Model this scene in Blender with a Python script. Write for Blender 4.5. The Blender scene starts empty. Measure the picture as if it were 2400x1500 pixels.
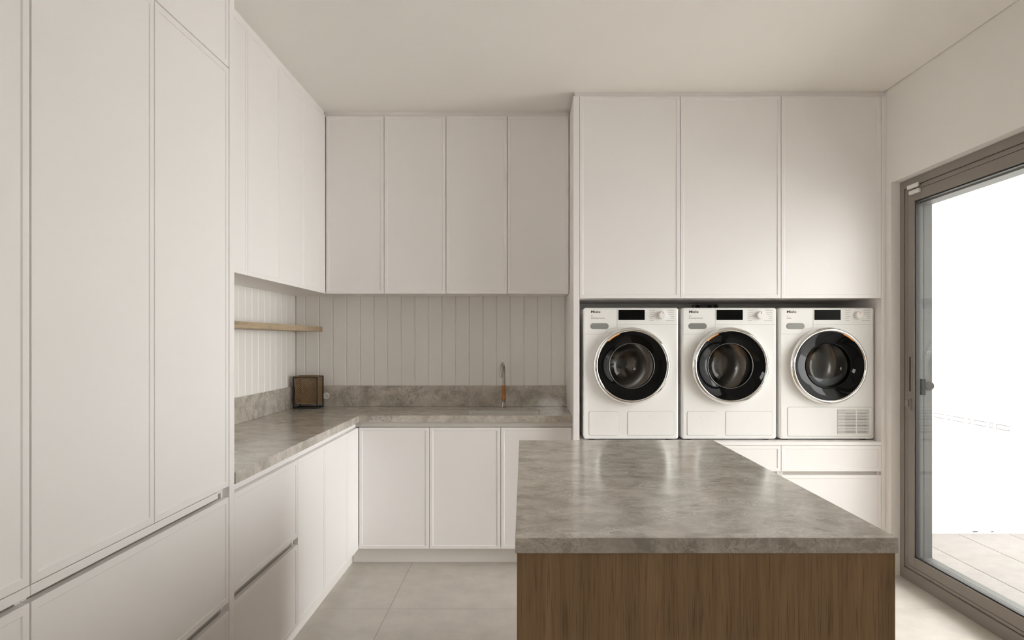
import bpy, bmesh, math, random
from mathutils import Vector
random.seed(7)
S = bpy.context.scene
COL = S.collection
PI = math.pi

# ------------------------------------------------------------------ camera
EYE = 1.38
cam = bpy.data.cameras.new('camera')
cam.sensor_width = 36.0
cam.lens = 36.0 * 1540.0 / 2400.0
cam.shift_x = -27.0 / 2400.0
cam.shift_y = 47.0 / 2400.0
cam.clip_start = 0.02
co = bpy.data.objects.new('camera', cam)
co.location = (0, 0, EYE)
co.rotation_euler = (PI / 2, 0, 0)
COL.objects.link(co)
S.camera = co

# ------------------------------------------------------------------ light
SKY = 10.8
w = bpy.data.worlds.new('overcast_sky')
S.world = w
w.use_nodes = True
w.node_tree.nodes['Background'].inputs[0].default_value = (0.985, 0.972, 0.98, 1)
w.node_tree.nodes['Background'].inputs[1].default_value = SKY

OPEN_Y0, OPEN_Y1, OPEN_Z = 1.75, 3.854, 2.302
pl = bpy.data.lights.new('door_portal', 'AREA')
pl.shape = 'RECTANGLE'; pl.size = OPEN_Z; pl.size_y = OPEN_Y1 - OPEN_Y0
pl.cycles.is_portal = True
po = bpy.data.objects.new('door_portal', pl)
po.location = (2.37, (OPEN_Y0 + OPEN_Y1) / 2, OPEN_Z / 2)
po.rotation_euler = (0, PI / 2, 0)
COL.objects.link(po)
WX0, WX1, WZ0, WZ1 = 0.3, 0.9, 1.45, 2.15          # unseen window added behind the viewer for fill light
pl2 = bpy.data.lights.new('fill_window_portal', 'AREA')
pl2.shape = 'RECTANGLE'; pl2.size = WX1 - WX0; pl2.size_y = WZ1 - WZ0
pl2.cycles.is_portal = True
po2 = bpy.data.objects.new('fill_window_portal', pl2)
po2.location = ((WX0 + WX1) / 2, -2.53, (WZ0 + WZ1) / 2)
po2.rotation_euler = (PI / 2, 0, 0)
COL.objects.link(po2)

S.view_settings.view_transform = 'Standard'
S.view_settings.look = 'None'
S.view_settings.gamma = 1.0
S.view_settings.use_curve_mapping = False
S.view_settings.exposure = 0.22
S.cycles.max_bounces = 16
S.cycles.diffuse_bounces = 10
S.cycles.glossy_bounces = 6
S.cycles.transparent_max_bounces = 16

# ------------------------------------------------------------------ materials
def newmat(name):
    m = bpy.data.materials.new(name); m.use_nodes = True
    nt = m.node_tree
    return m, nt, nt.nodes['Principled BSDF']

def N(nt, t, **kw):
    n = nt.nodes.new(t)
    for k, v in kw.items():
        setattr(n, k, v)
    return n

def simple(name, col, rough=0.5, metal=0.0, spec=0.5, noise=0.0, nscale=30, bump=0.0, bscale=200):
    m, nt, b = newmat(name)
    b.inputs['Base Color'].default_value = (*col, 1)
    b.inputs['Roughness'].default_value = rough
    b.inputs['Metallic'].default_value = metal
    b.inputs['Specular IOR Level'].default_value = spec
    tc = N(nt, 'ShaderNodeTexCoord')
    nz = N(nt, 'ShaderNodeTexNoise'); nz.inputs['Scale'].default_value = nscale
    nt.links.new(tc.outputs['Object'], nz.inputs['Vector'])
    mx = N(nt, 'ShaderNodeMix', data_type='RGBA')
    mx.inputs[6].default_value = (*[c * (1 - noise) for c in col], 1)
    mx.inputs[7].default_value = (*[min(1, c * (1 + noise)) for c in col], 1)
    nt.links.new(nz.outputs['Fac'], mx.inputs[0])
    nt.links.new(mx.outputs[2], b.inputs['Base Color'])
    if bump:
        n2 = N(nt, 'ShaderNodeTexNoise'); n2.inputs['Scale'].default_value = bscale
        nt.links.new(tc.outputs['Object'], n2.inputs['Vector'])
        bp = N(nt, 'ShaderNodeBump'); bp.inputs['Strength'].default_value = bump
        bp.inputs['Distance'].default_value = 0.001
        nt.links.new(n2.outputs['Fac'], bp.inputs['Height'])
        nt.links.new(bp.outputs['Normal'], b.inputs['Normal'])
    return m

PAINT = simple('satin_paint', (0.885, 0.86, 0.85), 0.42, noise=0.01, nscale=3)
WALLM = simple('wall_paint', (0.87, 0.85, 0.82), 0.8, noise=0.015, nscale=4, bump=0.1)
CEILM = simple('ceiling_paint', (0.90, 0.875, 0.835), 0.9, noise=0.01, nscale=2)
BOARDM = simple('board_paint', (0.885, 0.865, 0.835), 0.5, noise=0.01)
DARKGAP = simple('dark_gap', (0.05, 0.048, 0.045), 0.8)
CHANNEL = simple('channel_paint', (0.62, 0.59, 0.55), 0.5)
ENAMEL = simple('white_enamel', (0.86, 0.85, 0.835), 0.3, noise=0.01)
SEAM = simple('seam_grey', (0.42, 0.41, 0.39), 0.7)
PRINT = simple('grey_print', (0.30, 0.29, 0.28), 0.7)
LOGO = simple('black_print', (0.02, 0.018, 0.018), 0.6)
CHROME = simple('chrome', (0.86, 0.85, 0.83), 0.07, metal=1.0)
TAPM = simple('tap_chrome', (0.50, 0.48, 0.45), 0.12, metal=1.0)
SATIN = simple('satin_steel', (0.55, 0.54, 0.52), 0.3, metal=1.0)
RIMM = simple('rim_steel', (.20, .20, .20), .25, metal=0.9)
GRIP = simple('grip_grey', (0.30, 0.305, 0.29), 0.35, metal=0.6)
SINKM = simple('sink_ceramic', (0.66, 0.64, 0.60), 0.35)
DRUM = simple('drum_steel', (0.62, 0.60, 0.57), 0.22, metal=1.0, noise=0.05, nscale=60)
BLACKGL = simple('black_glass', (0.004, 0.004, 0.004), 0.03, spec=0.22)
DISPLAY = simple('display_black', (0.004, 0.004, 0.004), 0.10, spec=0.12)
ORANGE = simple('orange_accent', (0.85, 0.28, 0.03), 0.4)
GASKET = simple('rubber_black', (0.012, 0.012, 0.012), 0.6)
RUBBERG = simple('rubber_grey', (0.20, 0.21, 0.22), 0.6)
BLUEGREY = simple('blue_grey_plastic', (0.24, 0.28, 0.30), 0.5)
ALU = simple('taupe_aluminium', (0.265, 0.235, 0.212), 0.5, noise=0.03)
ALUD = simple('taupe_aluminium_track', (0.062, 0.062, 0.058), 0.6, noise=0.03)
BLACKM = simple('black_metal', (0.008, 0.008, 0.009), 0.5)
CANE = simple('cane', (0.27, 0.17, 0.085), 0.6, noise=0.35, nscale=120)
TANWOOD = simple('tan_wood', (0.42, 0.17, 0.055), 0.5, noise=0.15, nscale=60)
WPLAST = simple('white_plastic', (0.82, 0.81, 0.79), 0.4)
OUTWALL = simple('render_white', (0.88, 0.87, 0.85), 0.9, noise=0.01)
GROUT = simple('grout', (0.27, 0.245, 0.21), 0.9)
OGROUT = simple('patio_joint', (0.42, 0.38, 0.31), 0.9)
PLINTH = simple('plinth_paint', (0.86, 0.835, 0.80), 0.5)

def stone_mat(name, dark, mid, light, rough):
    m, nt, b = newmat(name)
    L = nt.links.new
    geo = N(nt, 'ShaderNodeNewGeometry')
    mp = N(nt, 'ShaderNodeMapping'); mp.inputs['Rotation'].default_value = (0.3, 0.2, 0.5)
    mp.inputs['Scale'].default_value = (1.0, 1.35, 1.0)
    L(geo.outputs['Position'], mp.inputs['Vector'])
    # warp
    nw = N(nt, 'ShaderNodeTexNoise'); nw.inputs['Scale'].default_value = 7.0; nw.inputs['Detail'].default_value = 5
    L(mp.outputs['Vector'], nw.inputs['Vector'])
    vm = N(nt, 'ShaderNodeVectorMath', operation='MULTIPLY_ADD')
    vm.inputs[1].default_value = (0.16, 0.16, 0.16)
    L(nw.outputs['Color'], vm.inputs[0]); L(mp.outputs['Vector'], vm.inputs[2])
    # cloudy body
    n1 = N(nt, 'ShaderNodeTexNoise'); n1.inputs['Scale'].default_value = 8; n1.inputs['Detail'].default_value = 10
    n1.inputs['Roughness'].default_value = 0.74
    L(vm.outputs[0], n1.inputs['Vector'])
    cr = N(nt, 'ShaderNodeValToRGB')
    e = cr.color_ramp.elements
    e[0].position = 0.38; e[0].color = (*dark, 1)
    e[1].position = 0.60; e[1].color = (*mid, 1)
    L(n1.outputs['Fac'], cr.inputs['Fac'])
    # fine veins: iso-lines of warped noise, two sizes, fading in and out
    def vein(scale, width, det):
        n = N(nt, 'ShaderNodeTexNoise'); n.inputs['Scale'].default_value = scale; n.inputs['Detail'].default_value = det
        n.inputs['Roughness'].default_value = 0.62; n.inputs['Distortion'].default_value = 0.9
        L(vm.outputs[0], n.inputs['Vector'])
        a = N(nt, 'ShaderNodeMath', operation='SUBTRACT'); a.inputs[1].default_value = 0.5; L(n.outputs['Fac'], a.inputs[0])
        b_ = N(nt, 'ShaderNodeMath', operation='ABSOLUTE'); L(a.outputs[0], b_.inputs[0])
        c = N(nt, 'ShaderNodeMapRange'); c.inputs[1].default_value = 0.0; c.inputs[2].default_value = width
        c.inputs[3].default_value = 1.0; c.inputs[4].default_value = 0.0
        L(b_.outputs[0], c.inputs[0])
        return c.outputs[0]
    va, vb2 = vein(8, 0.022, 5), vein(19, 0.035, 4)
    r1 = N(nt, 'ShaderNodeMath', operation='MAXIMUM'); L(va, r1.inputs[0]); L(vb2, r1.inputs[1])
    n3 = N(nt, 'ShaderNodeTexNoise'); n3.inputs['Scale'].default_value = 7; n3.inputs['Detail'].default_value = 4
    L(mp.outputs['Vector'], n3.inputs['Vector'])
    r3 = N(nt, 'ShaderNodeMapRange'); r3.inputs[1].default_value = 0.34; r3.inputs[2].default_value = 0.66
    L(n3.outputs['Fac'], r3.inputs[0])
    mu = N(nt, 'ShaderNodeMath', operation='MULTIPLY'); L(r1.outputs[0], mu.inputs[0]); L(r3.outputs[0], mu.inputs[1])
    mu2 = N(nt, 'ShaderNodeMath', operation='MULTIPLY'); mu2.inputs[1].default_value = 0.6
    L(mu.outputs[0], mu2.inputs[0])
    mx = N(nt, 'ShaderNodeMix', data_type='RGBA')
    L(mu2.outputs[0], mx.inputs[0]); L(cr.outputs['Color'], mx.inputs[6]); mx.inputs[7].default_value = (*light, 1)
    # a few rust freckles
    n4 = N(nt, 'ShaderNodeTexNoise'); n4.inputs['Scale'].default_value = 13; n4.inputs['Detail'].default_value = 6
    L(vm.outputs[0], n4.inputs['Vector'])
    r4 = N(nt, 'ShaderNodeMapRange'); r4.inputs[1].default_value = 0.66; r4.inputs[2].default_value = 0.76; r4.inputs[4].default_value = 0.5
    L(n4.outputs['Fac'], r4.inputs[0])
    mx2 = N(nt, 'ShaderNodeMix', data_type='RGBA')
    L(r4.outputs[0], mx2.inputs[0]); L(mx.outputs[2], mx2.inputs[6]); mx2.inputs[7].default_value = (0.16, 0.11, 0.07, 1)
    L(mx2.outputs[2], b.inputs['Base Color'])
    b.inputs['Roughness'].default_value = rough
    b.inputs['Specular IOR Level'].default_value = 0.7
    return m

STONE = stone_mat('grey_quartzite', (0.33, 0.298, 0.255), (0.56, 0.515, 0.455), (0.84, 0.80, 0.73), 0.15)

def wood_mat(name, c0, c1, c2, axis='Z', rough=0.5, scale=1.0):
    m, nt, b = newmat(name)
    L = nt.links.new
    tc = N(nt, 'ShaderNodeNewGeometry')
    mp = N(nt, 'ShaderNodeMapping')
    sc = [60 * scale, 60 * scale, 60 * scale]
    sc['XYZ'.index(axis)] = 1.6 * scale
    mp.inputs['Scale'].default_value = sc
    L(tc.outputs['Position'], mp.inputs['Vector'])
    n1 = N(nt, 'ShaderNodeTexNoise'); n1.inputs['Scale'].default_value = 1.0; n1.inputs['Detail'].default_value = 6
    n1.inputs['Distortion'].default_value = 0.7
    L(mp.outputs['Vector'], n1.inputs['Vector'])
    mp2 = N(nt, 'ShaderNodeMapping')
    s2 = [9 * scale] * 3; s2['XYZ'.index(axis)] = 0.5 * scale
    mp2.inputs['Scale'].default_value = s2
    L(tc.outputs['Position'], mp2.inputs['Vector'])
    n2 = N(nt, 'ShaderNodeTexNoise'); n2.inputs['Scale'].default_value = 1.0; n2.inputs['Detail'].default_value = 3
    L(mp2.outputs['Vector'], n2.inputs['Vector'])
    # fine pores
    mp3 = N(nt, 'ShaderNodeMapping')
    s3 = [330 * scale] * 3; s3['XYZ'.index(axis)] = 9 * scale
    mp3.inputs['Scale'].default_value = s3
    L(tc.outputs['Position'], mp3.inputs['Vector'])
    n3 = N(nt, 'ShaderNodeTexNoise'); n3.inputs['Scale'].default_value = 1.0; n3.inputs['Detail'].default_value = 2
    L(mp3.outputs['Vector'], n3.inputs['Vector'])
    ad = N(nt, 'ShaderNodeMath', operation='MULTIPLY_ADD'); ad.inputs[1].default_value = 0.55
    L(n1.outputs['Fac'], ad.inputs[0])
    sb = N(nt, 'ShaderNodeMath', operation='MULTIPLY'); sb.inputs[1].default_value = 0.45
    L(n2.outputs['Fac'], sb.inputs[0]); L(sb.outputs[0], ad.inputs[2])
    cr = N(nt, 'ShaderNodeValToRGB'); e = cr.color_ramp.elements
    e[0].position = 0.36; e[0].color = (*c0, 1)
    e[1].position = 0.64; e[1].color = (*c2, 1)
    k = e.new(0.5); k.color = (*c1, 1)
    L(ad.outputs[0], cr.inputs['Fac'])
    r3 = N(nt, 'ShaderNodeMapRange'); r3.inputs[1].default_value = 0.3; r3.inputs[2].default_value = 0.5
    r3.inputs[3].default_value = 0.62; r3.inputs[4].default_value = 1.0
    L(n3.outputs['Fac'], r3.inputs[0])
    mm = N(nt, 'ShaderNodeVectorMath', operation='SCALE')
    L(cr.outputs['Color'], mm.inputs[0]); L(r3.outputs[0], mm.inputs['Scale'])
    L(mm.outputs[0], b.inputs['Base Color'])
    b.inputs['Roughness'].default_value = rough
    return m

OAK = wood_mat('oak_veneer', (0.22, 0.135, 0.065), (0.29, 0.178, 0.092), (0.36, 0.225, 0.12), 'Z', 0.5)
PALEOAK = wood_mat('pale_oak', (0.36, 0.27, 0.17), (0.44, 0.335, 0.215), (0.5, 0.39, 0.26), 'Y', 0.55)

def tile_mat(name, c0, c1, rough, spk=0.0, scale=5):
    m, nt, b = newmat(name)
    L = nt.links.new
    tc = N(nt, 'ShaderNodeNewGeometry')
    n1 = N(nt, 'ShaderNodeTexNoise'); n1.inputs['Scale'].default_value = scale; n1.inputs['Detail'].default_value = 10
    n1.inputs['Roughness'].default_value = 0.66
    L(tc.outputs['Position'], n1.inputs['Vector'])
    cr = N(nt, 'ShaderNodeValToRGB'); e = cr.color_ramp.elements
    e[0].position = 0.35; e[0].color = (*c0, 1); e[1].position = 0.65; e[1].color = (*c1, 1)
    L(n1.outputs['Fac'], cr.inputs['Fac'])
    last = cr.outputs['Color']
    if spk:
        v = N(nt, 'ShaderNodeTexNoise'); v.inputs['Scale'].default_value = 160; v.inputs['Detail'].default_value = 3
        L(tc.outputs['Position'], v.inputs['Vector'])
        r = N(nt, 'ShaderNodeMapRange'); r.inputs[1].default_value = 0.60; r.inputs[2].default_value = 0.68; r.inputs[4].default_value = spk
        L(v.outputs['Fac'], r.inputs[0])
        mx = N(nt, 'ShaderNodeMix', data_type='RGBA'); L(r.outputs[0], mx.inputs[0]); L(last, mx.inputs[6])
        mx.inputs[7].default_value = (c0[0] * 0.5, c0[1] * 0.48, c0[2] * 0.45, 1)
        last = mx.outputs[2]
    L(last, b.inputs['Base Color'])
    b.inputs['Roughness'].default_value = rough
    bp = N(nt, 'ShaderNodeBump'); bp.inputs['Strength'].default_value = 0.15; bp.inputs['Distance'].default_value = 0.001
    L(n1.outputs['Fac'], bp.inputs['Height']); L(bp.outputs['Normal'], b.inputs['Normal'])
    return m

TILE = tile_mat('porcelain_tile', (0.50, 0.465, 0.42), (0.58, 0.54, 0.49), 0.42, spk=0.12, scale=7)
PAVER = tile_mat('pale_granite', (0.158, 0.143, 0.134), (0.188, 0.172, 0.162), 0.8, spk=0.35, scale=14)

def glass_mat(name, tint, ior=1.5, rough=0.0):
    m = bpy.data.materials.new(name); m.use_nodes = True
    nt = m.node_tree; nt.nodes.clear()
    out = N(nt, 'ShaderNodeOutputMaterial')
    tr = N(nt, 'ShaderNodeBsdfTransparent'); tr.inputs[0].default_value = (*tint, 1)
    gl = N(nt, 'ShaderNodeBsdfGlossy'); gl.inputs['Roughness'].default_value = rough
    fr = N(nt, 'ShaderNodeFresnel')
    ge = N(nt, 'ShaderNodeNewGeometry')          # same reflectance on both faces of the sheet
    mr = N(nt, 'ShaderNodeMapRange'); mr.inputs[3].default_value = ior; mr.inputs[4].default_value = 1.0 / ior
    nt.links.new(ge.outputs['Backfacing'], mr.inputs[0]); nt.links.new(mr.outputs[0], fr.inputs['IOR'])
    mx = N(nt, 'ShaderNodeMixShader')
    nt.links.new(fr.outputs[0], mx.inputs[0]); nt.links.new(tr.outputs[0], mx.inputs[1]); nt.links.new(gl.outputs[0], mx.inputs[2])
    nt.links.new(mx.outputs[0], out.inputs[0])
    return m

PANE = glass_mat('door_glass', (0.95, 0.965, 0.955))
BOWLGL = glass_mat('smoked_glass', (0.55, 0.54, 0.53), ior=1.33)

# ------------------------------------------------------------------ helpers
def origin(o):
    p = Vector((0, 0, 0))
    while o is not None:
        p += Vector(o.location); o = o.parent
    return p

def tag(o, label=None, cat=None, group=None, kind=None):
    if label: o['label'] = label
    if cat: o['category'] = cat
    if group: o['group'] = group
    if kind: o['kind'] = kind
    return o

def thing(name, loc, label, cat, group=None, kind=None):
    o = bpy.data.objects.new(name, None)
    o.empty_display_size = 0.1
    o.location = loc
    COL.objects.link(o)
    return tag(o, label, cat, group, kind)

def obj(name, bm, m, parent=None, loc=None, smooth=False, label=None):
    """link a bmesh given in world coordinates as one mesh object"""
    bmesh.ops.recalc_face_normals(bm, faces=bm.faces)
    base = origin(parent) if parent else Vector((0, 0, 0))
    if loc is None:
        vs = [v.co for v in bm.verts]
        lo = Vector([min(v[i] for v in vs) for i in range(3)]); hi = Vector([max(v[i] for v in vs) for i in range(3)])
        c = (lo + hi) / 2
        if not parent: c.z = lo.z
    else:
        c = Vector(loc)
    bmesh.ops.translate(bm, verts=bm.verts, vec=-c)
    me = bpy.data.meshes.new(name)
    bm.to_mesh(me); bm.free()
    me.materials.append(m)
    if smooth:
        for p in me.polygons: p.use_smooth = True
    o = bpy.data.objects.new(name, me)
    COL.objects.link(o)
    o.location = c - base
    if parent: o.parent = parent
    if label: o['label'] = label
    return o

def B(): return bmesh.new()

def box(bm, x0, x1, y0, y1, z0, z1, bev=0.0, seg=1):
    vs = [bm.verts.new((x, y, z)) for x in (x0, x1) for y in (y0, y1) for z in (z0, z1)]
    idx = [(0, 1, 3, 2), (4, 6, 7, 5), (0, 4, 5, 1), (2, 3, 7, 6), (0, 2, 6, 4), (1, 5, 7, 3)]
    fs = [bm.faces.new([vs[i] for i in f]) for f in idx]
    if bev:
        es = list({e for f in fs for e in f.edges})
        bmesh.ops.bevel(bm, geom=es, offset=bev, segments=seg, affect='EDGES', profile=0.5, clamp_overlap=True)
    return bm

def bx(name, m, parent, *a, bev=0.0, seg=1, **k):
    return obj(name, box(B(), *a, bev=bev, seg=seg), m, parent, **k)

def loft(bm, rings, close=True, cap0=False, cap1=False):
    vr = [[bm.verts.new(p) for p in r] for r in rings]
    n = len(vr[0])
    for a, b in zip(vr, vr[1:]):
        for i in range(n if close else n - 1):
            j = (i + 1) % n
            bm.faces.new((a[i], a[j], b[j], b[i]))
    if cap0: bm.faces.new(vr[0][::-1])
    if cap1: bm.faces.new(vr[-1])
    return bm

def front(bm, O, U, V, NN, W, H, T=0.020, fr=0.019, rec=0.003, ed=0.0012):
    """slim framed door or drawer front. O lower corner of the face, U V in plane, NN outward"""
    O, U, V, NN = Vector(O), Vector(U), Vector(V), Vector(NN)
    def rect(i, d):
        return [O + U * i + V * i + NN * d, O + U * (W - i) + V * i + NN * d,
                O + U * (W - i) + V * (H - i) + NN * d, O + U * i + V * (H - i) + NN * d]
    loft(bm, [rect(0, -T), rect(0, -ed), rect(ed, 0), rect(fr, 0), rect(fr + 0.0025, -rec)], cap0=True, cap1=True)
    return bm

def front_x(name, parent, x, y0, y1, z0, z1, g=0.0015, m=None, **k):   # faces +X
    return obj(name, front(B(), (x, y0 + g, z0 + g), (0, 1, 0), (0, 0, 1), (1, 0, 0), y1 - y0 - 2 * g, z1 - z0 - 2 * g), m or PAINT, parent, **k)

def front_y(name, parent, y, x0, x1, z0, z1, g=0.0015, m=None, **k):   # faces -Y
    return obj(name, front(B(), (x0 + g, y, z0 + g), (1, 0, 0), (0, 0, 1), (0, -1, 0), x1 - x0 - 2 * g, z1 - z0 - 2 * g), m or PAINT, parent, **k)

def carcass(parent, x0, x1, y0, y1, z0, z1, open_side, t=0.016, top=True, m=None):
    """cabinet box of panels, open towards open_side ('+X' or '-Y')"""
    bm = B()
    box(bm, x0, x1, y0, y1, z0, z0 + t)
    if top: box(bm, x0, x1, y0, y1, z1 - t, z1)
    zz0, zz1 = z0 + t, (z1 - t if top else z1)
    if open_side == '+X':
        box(bm, x0, x1, y0, y0 + t, zz0, zz1); box(bm, x0, x1, y1 - t, y1, zz0, zz1); box(bm, x0, x0 + t, y0 + t, y1 - t, zz0, zz1)
    else:
        box(bm, x0, x0 + t, y0, y1, zz0, zz1); box(bm, x1 - t, x1, y0, y1, zz0, zz1); box(bm, x0 + t, x1 - t, y1 - t, y1, zz0, zz1)
    return obj('carcass', bm, m or PAINT, parent)

def lathe(prof, c, n=96, cap_end=False):
    """prof: (r, y offset) about the Y axis through c"""
    bm = B()
    rings = []
    for r, y in prof:
        rings.append([(c[0] + r * math.cos(2 * PI * i / n), c[1] + y, c[2] + r * math.sin(2 * PI * i / n)) for i in range(n)])
    loft(bm, rings, cap1=cap_end)
    return bm

def vlathe(prof, c, n=24, cap=True):
    bm = B()
    rings = [[(c[0] + r * math.cos(2 * PI * i / n), c[1] + r * math.sin(2 * PI * i / n), c[2] + z) for i in range(n)] for r, z in prof]
    return loft(bm, rings, cap0=cap, cap1=cap)

def tube(bm, pts, r, n=12):
    pts = [Vector(p) for p in pts]
    rings = []
    up = Vector((1, 0, 0))
    for i, p in enumerate(pts):
        d = (pts[min(i + 1, len(pts) - 1)] - pts[max(i - 1, 0)]).normalized()
        a = up - d * up.dot(d); a.normalize(); b = d.cross(a)
        rings.append([p + (a * math.cos(2 * PI * k / n) + b * math.sin(2 * PI * k / n)) * r for k in range(n)])
    return loft(bm, rings, cap0=True, cap1=True)

def rrect(x0, x1, z0, z1, r, y, n=6):
    pts = []
    for cx, cz, a0 in ((x1 - r, z1 - r, 0), (x0 + r, z1 - r, 90), (x0 + r, z0 + r, 180), (x1 - r, z0 + r, 270)):
        for k in range(n + 1):
            a = math.radians(a0 + 90 * k / n)
            pts.append((cx + r * math.cos(a), y, cz + r * math.sin(a)))
    return pts

def plate(x0, x1, z0, z1, r, yb, yf, ed=0.0006):
    """rounded plate facing -Y, from yb (back) to yf (front)"""
    e = min(ed, abs(yb - yf) * 0.5)
    return loft(B(), [rrect(x0, x1, z0, z1, r, yb), rrect(x0, x1, z0, z1, r, yf + e), rrect(x0 + e, x1 - e, z0 + e, z1 - e, max(r - e, 1e-4), yf)], cap0=True, cap1=True)

def ribbon(pts, w, y, t=0.0004):
    """flat line in the XZ plane facing -Y"""
    bm = B()
    P = [Vector((p[0], 0, p[1])) for p in pts]
    rings = []
    for i, p in enumerate(P):
        d = (P[min(i + 1, len(P) - 1)] - P[max(i - 1, 0)]).normalized()
        nrm = Vector((-d.z, 0, d.x)) * (w / 2)
        a, b = p + nrm, p - nrm
        rings.append([(a.x, y, a.z), (b.x, y, b.z), (b.x, y - t, b.z), (a.x, y - t, a.z)])
    return loft(bm, rings, cap0=True, cap1=True)

def text(name, s, size, x, y, z, m, parent, bold=0.0, sx=1.0):
    cu = bpy.data.curves.new(name, 'FONT'); cu.body = s; cu.size = size; cu.offset = bold; cu.extrude = 0.0003
    cu.space_character = 1.05
    t = bpy.data.objects.new(name, cu); COL.objects.link(t)
    bpy.context.view_layer.update()
    me = bpy.data.meshes.new_from_object(t.evaluated_get(bpy.context.evaluated_depsgraph_get()))
    bpy.data.objects.remove(t)
    me.materials.clear(); me.materials.append(m)
    o = bpy.data.objects.new(name, me); COL.objects.link(o)
    o.location = Vector((x, y, z)) - origin(parent); o.rotation_euler = (PI / 2, 0, 0); o.scale = (sx, 1, 1)
    o.parent = parent
    return o

# ------------------------------------------------------------------ main numbers
XL, XR = -1.583, 2.155          # side walls
YB, YF = 4.565, -2.4            # back wall face, wall behind the viewer
ZC = 2.86                       # ceiling
XD = -1.006                     # front plane of the left units
YD = 4.006                      # front plane of the back base units
XU, YU = -1.280, 4.248          # fronts of the wall cabinets
YT = 3.904                      # front of the laundry tower
TX0, TX1, TX2, TX3, TX4, TX5 = 0.2966, 0.332, 0.9316, 1.531, 2.127, 2.155
ZTOP = 2.83

# ------------------------------------------------------------------ room shell
fl = thing('floor', (0.3, 1.0, 0), 'grey beige porcelain tile floor between the cabinets and the island', 'floor', kind='structure')
bx('grout_bed', GROUT, fl, XL - .1, 2.36, YF - .1, YB + .15, -0.06, -0.0012)
xs = [XL - .1, -0.690, 0.510, 1.710, 2.36]
ys = [YF - .1, -1.427, -0.227, 0.973, 2.173, 3.373, YB + .15]
for i in range(len(xs) - 1):
    for j in range(len(ys) - 1):
        g = 0.0011
        bx('floor_tile', TILE, fl, xs[i] + g, xs[i + 1] - g, ys[j] + g, ys[j + 1] - g, -0.010, 0.0, bev=0.0006)

ceil = B()
box(ceil, XL - .1, XR - 0.0045, YF - .1, YB + .15, ZC, ZC + 0.03)
box(ceil, XL - .1, 2.40, YF - .1, YB + .2, ZC + 0.03, ZC + 0.12)
tag(obj('ceiling', ceil, CEILM), 'flat beige white ceiling with a thin shadow line along the right wall', 'ceiling', kind='structure')

wl = tag(obj('wall_left', box(B(), XL - .15, XL - .012, YF, YB + .15, 0, ZC), WALLM, loc=(XL - .012, 1, 0)), 'left wall with painted vertical boards above the stone upstand', 'wall', kind='structure')
wb = tag(obj('wall_back', box(B(), XL - .012, XR, YB + .012, YB + .15, 0, ZC), WALLM, loc=(0.3, YB + .012, 0)), 'back wall with painted vertical boards between sink counter and wall cabinets', 'wall', kind='structure')
wf = B()
box(wf, XL - .15, WX0, YF - .15, YF, 0, ZC); box(wf, WX1, 2.36, YF - .15, YF, 0, ZC)
box(wf, WX0, WX1, YF - .15, YF, 0, WZ0); box(wf, WX0, WX1, YF - .15, YF, WZ1, ZC)
tag(obj('wall_front', wf, WALLM, loc=(.4, YF, 0)), 'plain wall behind the viewer', 'wall', kind='structure')
wr = B()
box(wr, XR, 2.36, OPEN_Y1, YB + .15, 0, ZC + .03)
box(wr, XR, 2.36, YF - .15, OPEN_Y0, 0, ZC + .03)
box(wr, XR, 2.36, OPEN_Y0, OPEN_Y1, OPEN_Z, ZC + .03)
tag(obj('wall_right', wr, WALLM), 'plain beige white right wall around the glass sliding door', 'wall', kind='structure')

# vertical boards: one mesh per wall, copied
def board_mesh(wd, zl, zh, c=0.0055):
    # lies in XZ, faces -Y, x from 0 to wd, front at y=0
    bm = B()
    sec = [(0, 0.012), (0, 0.0045), (c, 0), (wd - c, 0), (wd, 0.0045), (wd, 0.012)]
    loft(bm, [[(x, y, zl) for x, y in sec], [(x, y, zh) for x, y in sec]], cap0=True, cap1=True)
    bmesh.ops.recalc_face_normals(bm, faces=bm.faces)
    me = bpy.data.meshes.new('board'); bm.to_mesh(me); bm.free(); me.materials.append(BOARDM)
    return me
def put_board(me, parent, loc, rz=0.0):
    o = bpy.data.objects.new('board', me); COL.objects.link(o)
    o.location = Vector(loc) - origin(parent); o.rotation_euler = (0, 0, rz); o.parent = parent
pitch = 0.0951
x = -1.516 - pitch + 0.0
me = board_mesh(pitch - 0.0008, 0.9, 1.72)
x = -1.516
put_board(board_mesh(-1.516 - XL - 0.0008, 0.9, 1.72), wb, (XL, YB, 0))
while x + pitch < TX0:
    put_board(me, wb, (x, YB, 0)); x += pitch
put_board(board_mesh(TX0 - x - 0.0008, 0.9, 1.72), wb, (x, YB, 0))
p2 = 0.0925
me2 = board_mesh(p2 - 0.0008, 0.9, 1.72)
y = YB - 0.0865
put_board(board_mesh(0.0857, 0.9, 1.72), wl, (XL, y, 0), PI / 2)
while y - p2 > 2.29:
    y -= p2
    put_board(me2, wl, (XL, y, 0), PI / 2)

wn = thing('fill_window_1', ((WX0 + WX1) / 2, YF - .08, WZ0), 'unseen window added behind the viewer to let in fill light', 'window', kind='structure')  # extra opening, added to brighten surfaces facing the viewer
bm = B(); q = .04
box(bm, WX0, WX0 + q, YF - .11, YF - .06, WZ0, WZ1); box(bm, WX1 - q, WX1, YF - .11, YF - .06, WZ0, WZ1)
box(bm, WX0 + q, WX1 - q, YF - .11, YF - .06, WZ0, WZ0 + q); box(bm, WX0 + q, WX1 - q, YF - .11, YF - .06, WZ1 - q, WZ1)
obj('fill_window_frame', bm, ALU, wn)
bx('glass_pane', PANE, wn, WX0 + q, WX1 - q, YF - .088, YF - .082, WZ0 + q, WZ1 - q)

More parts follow.
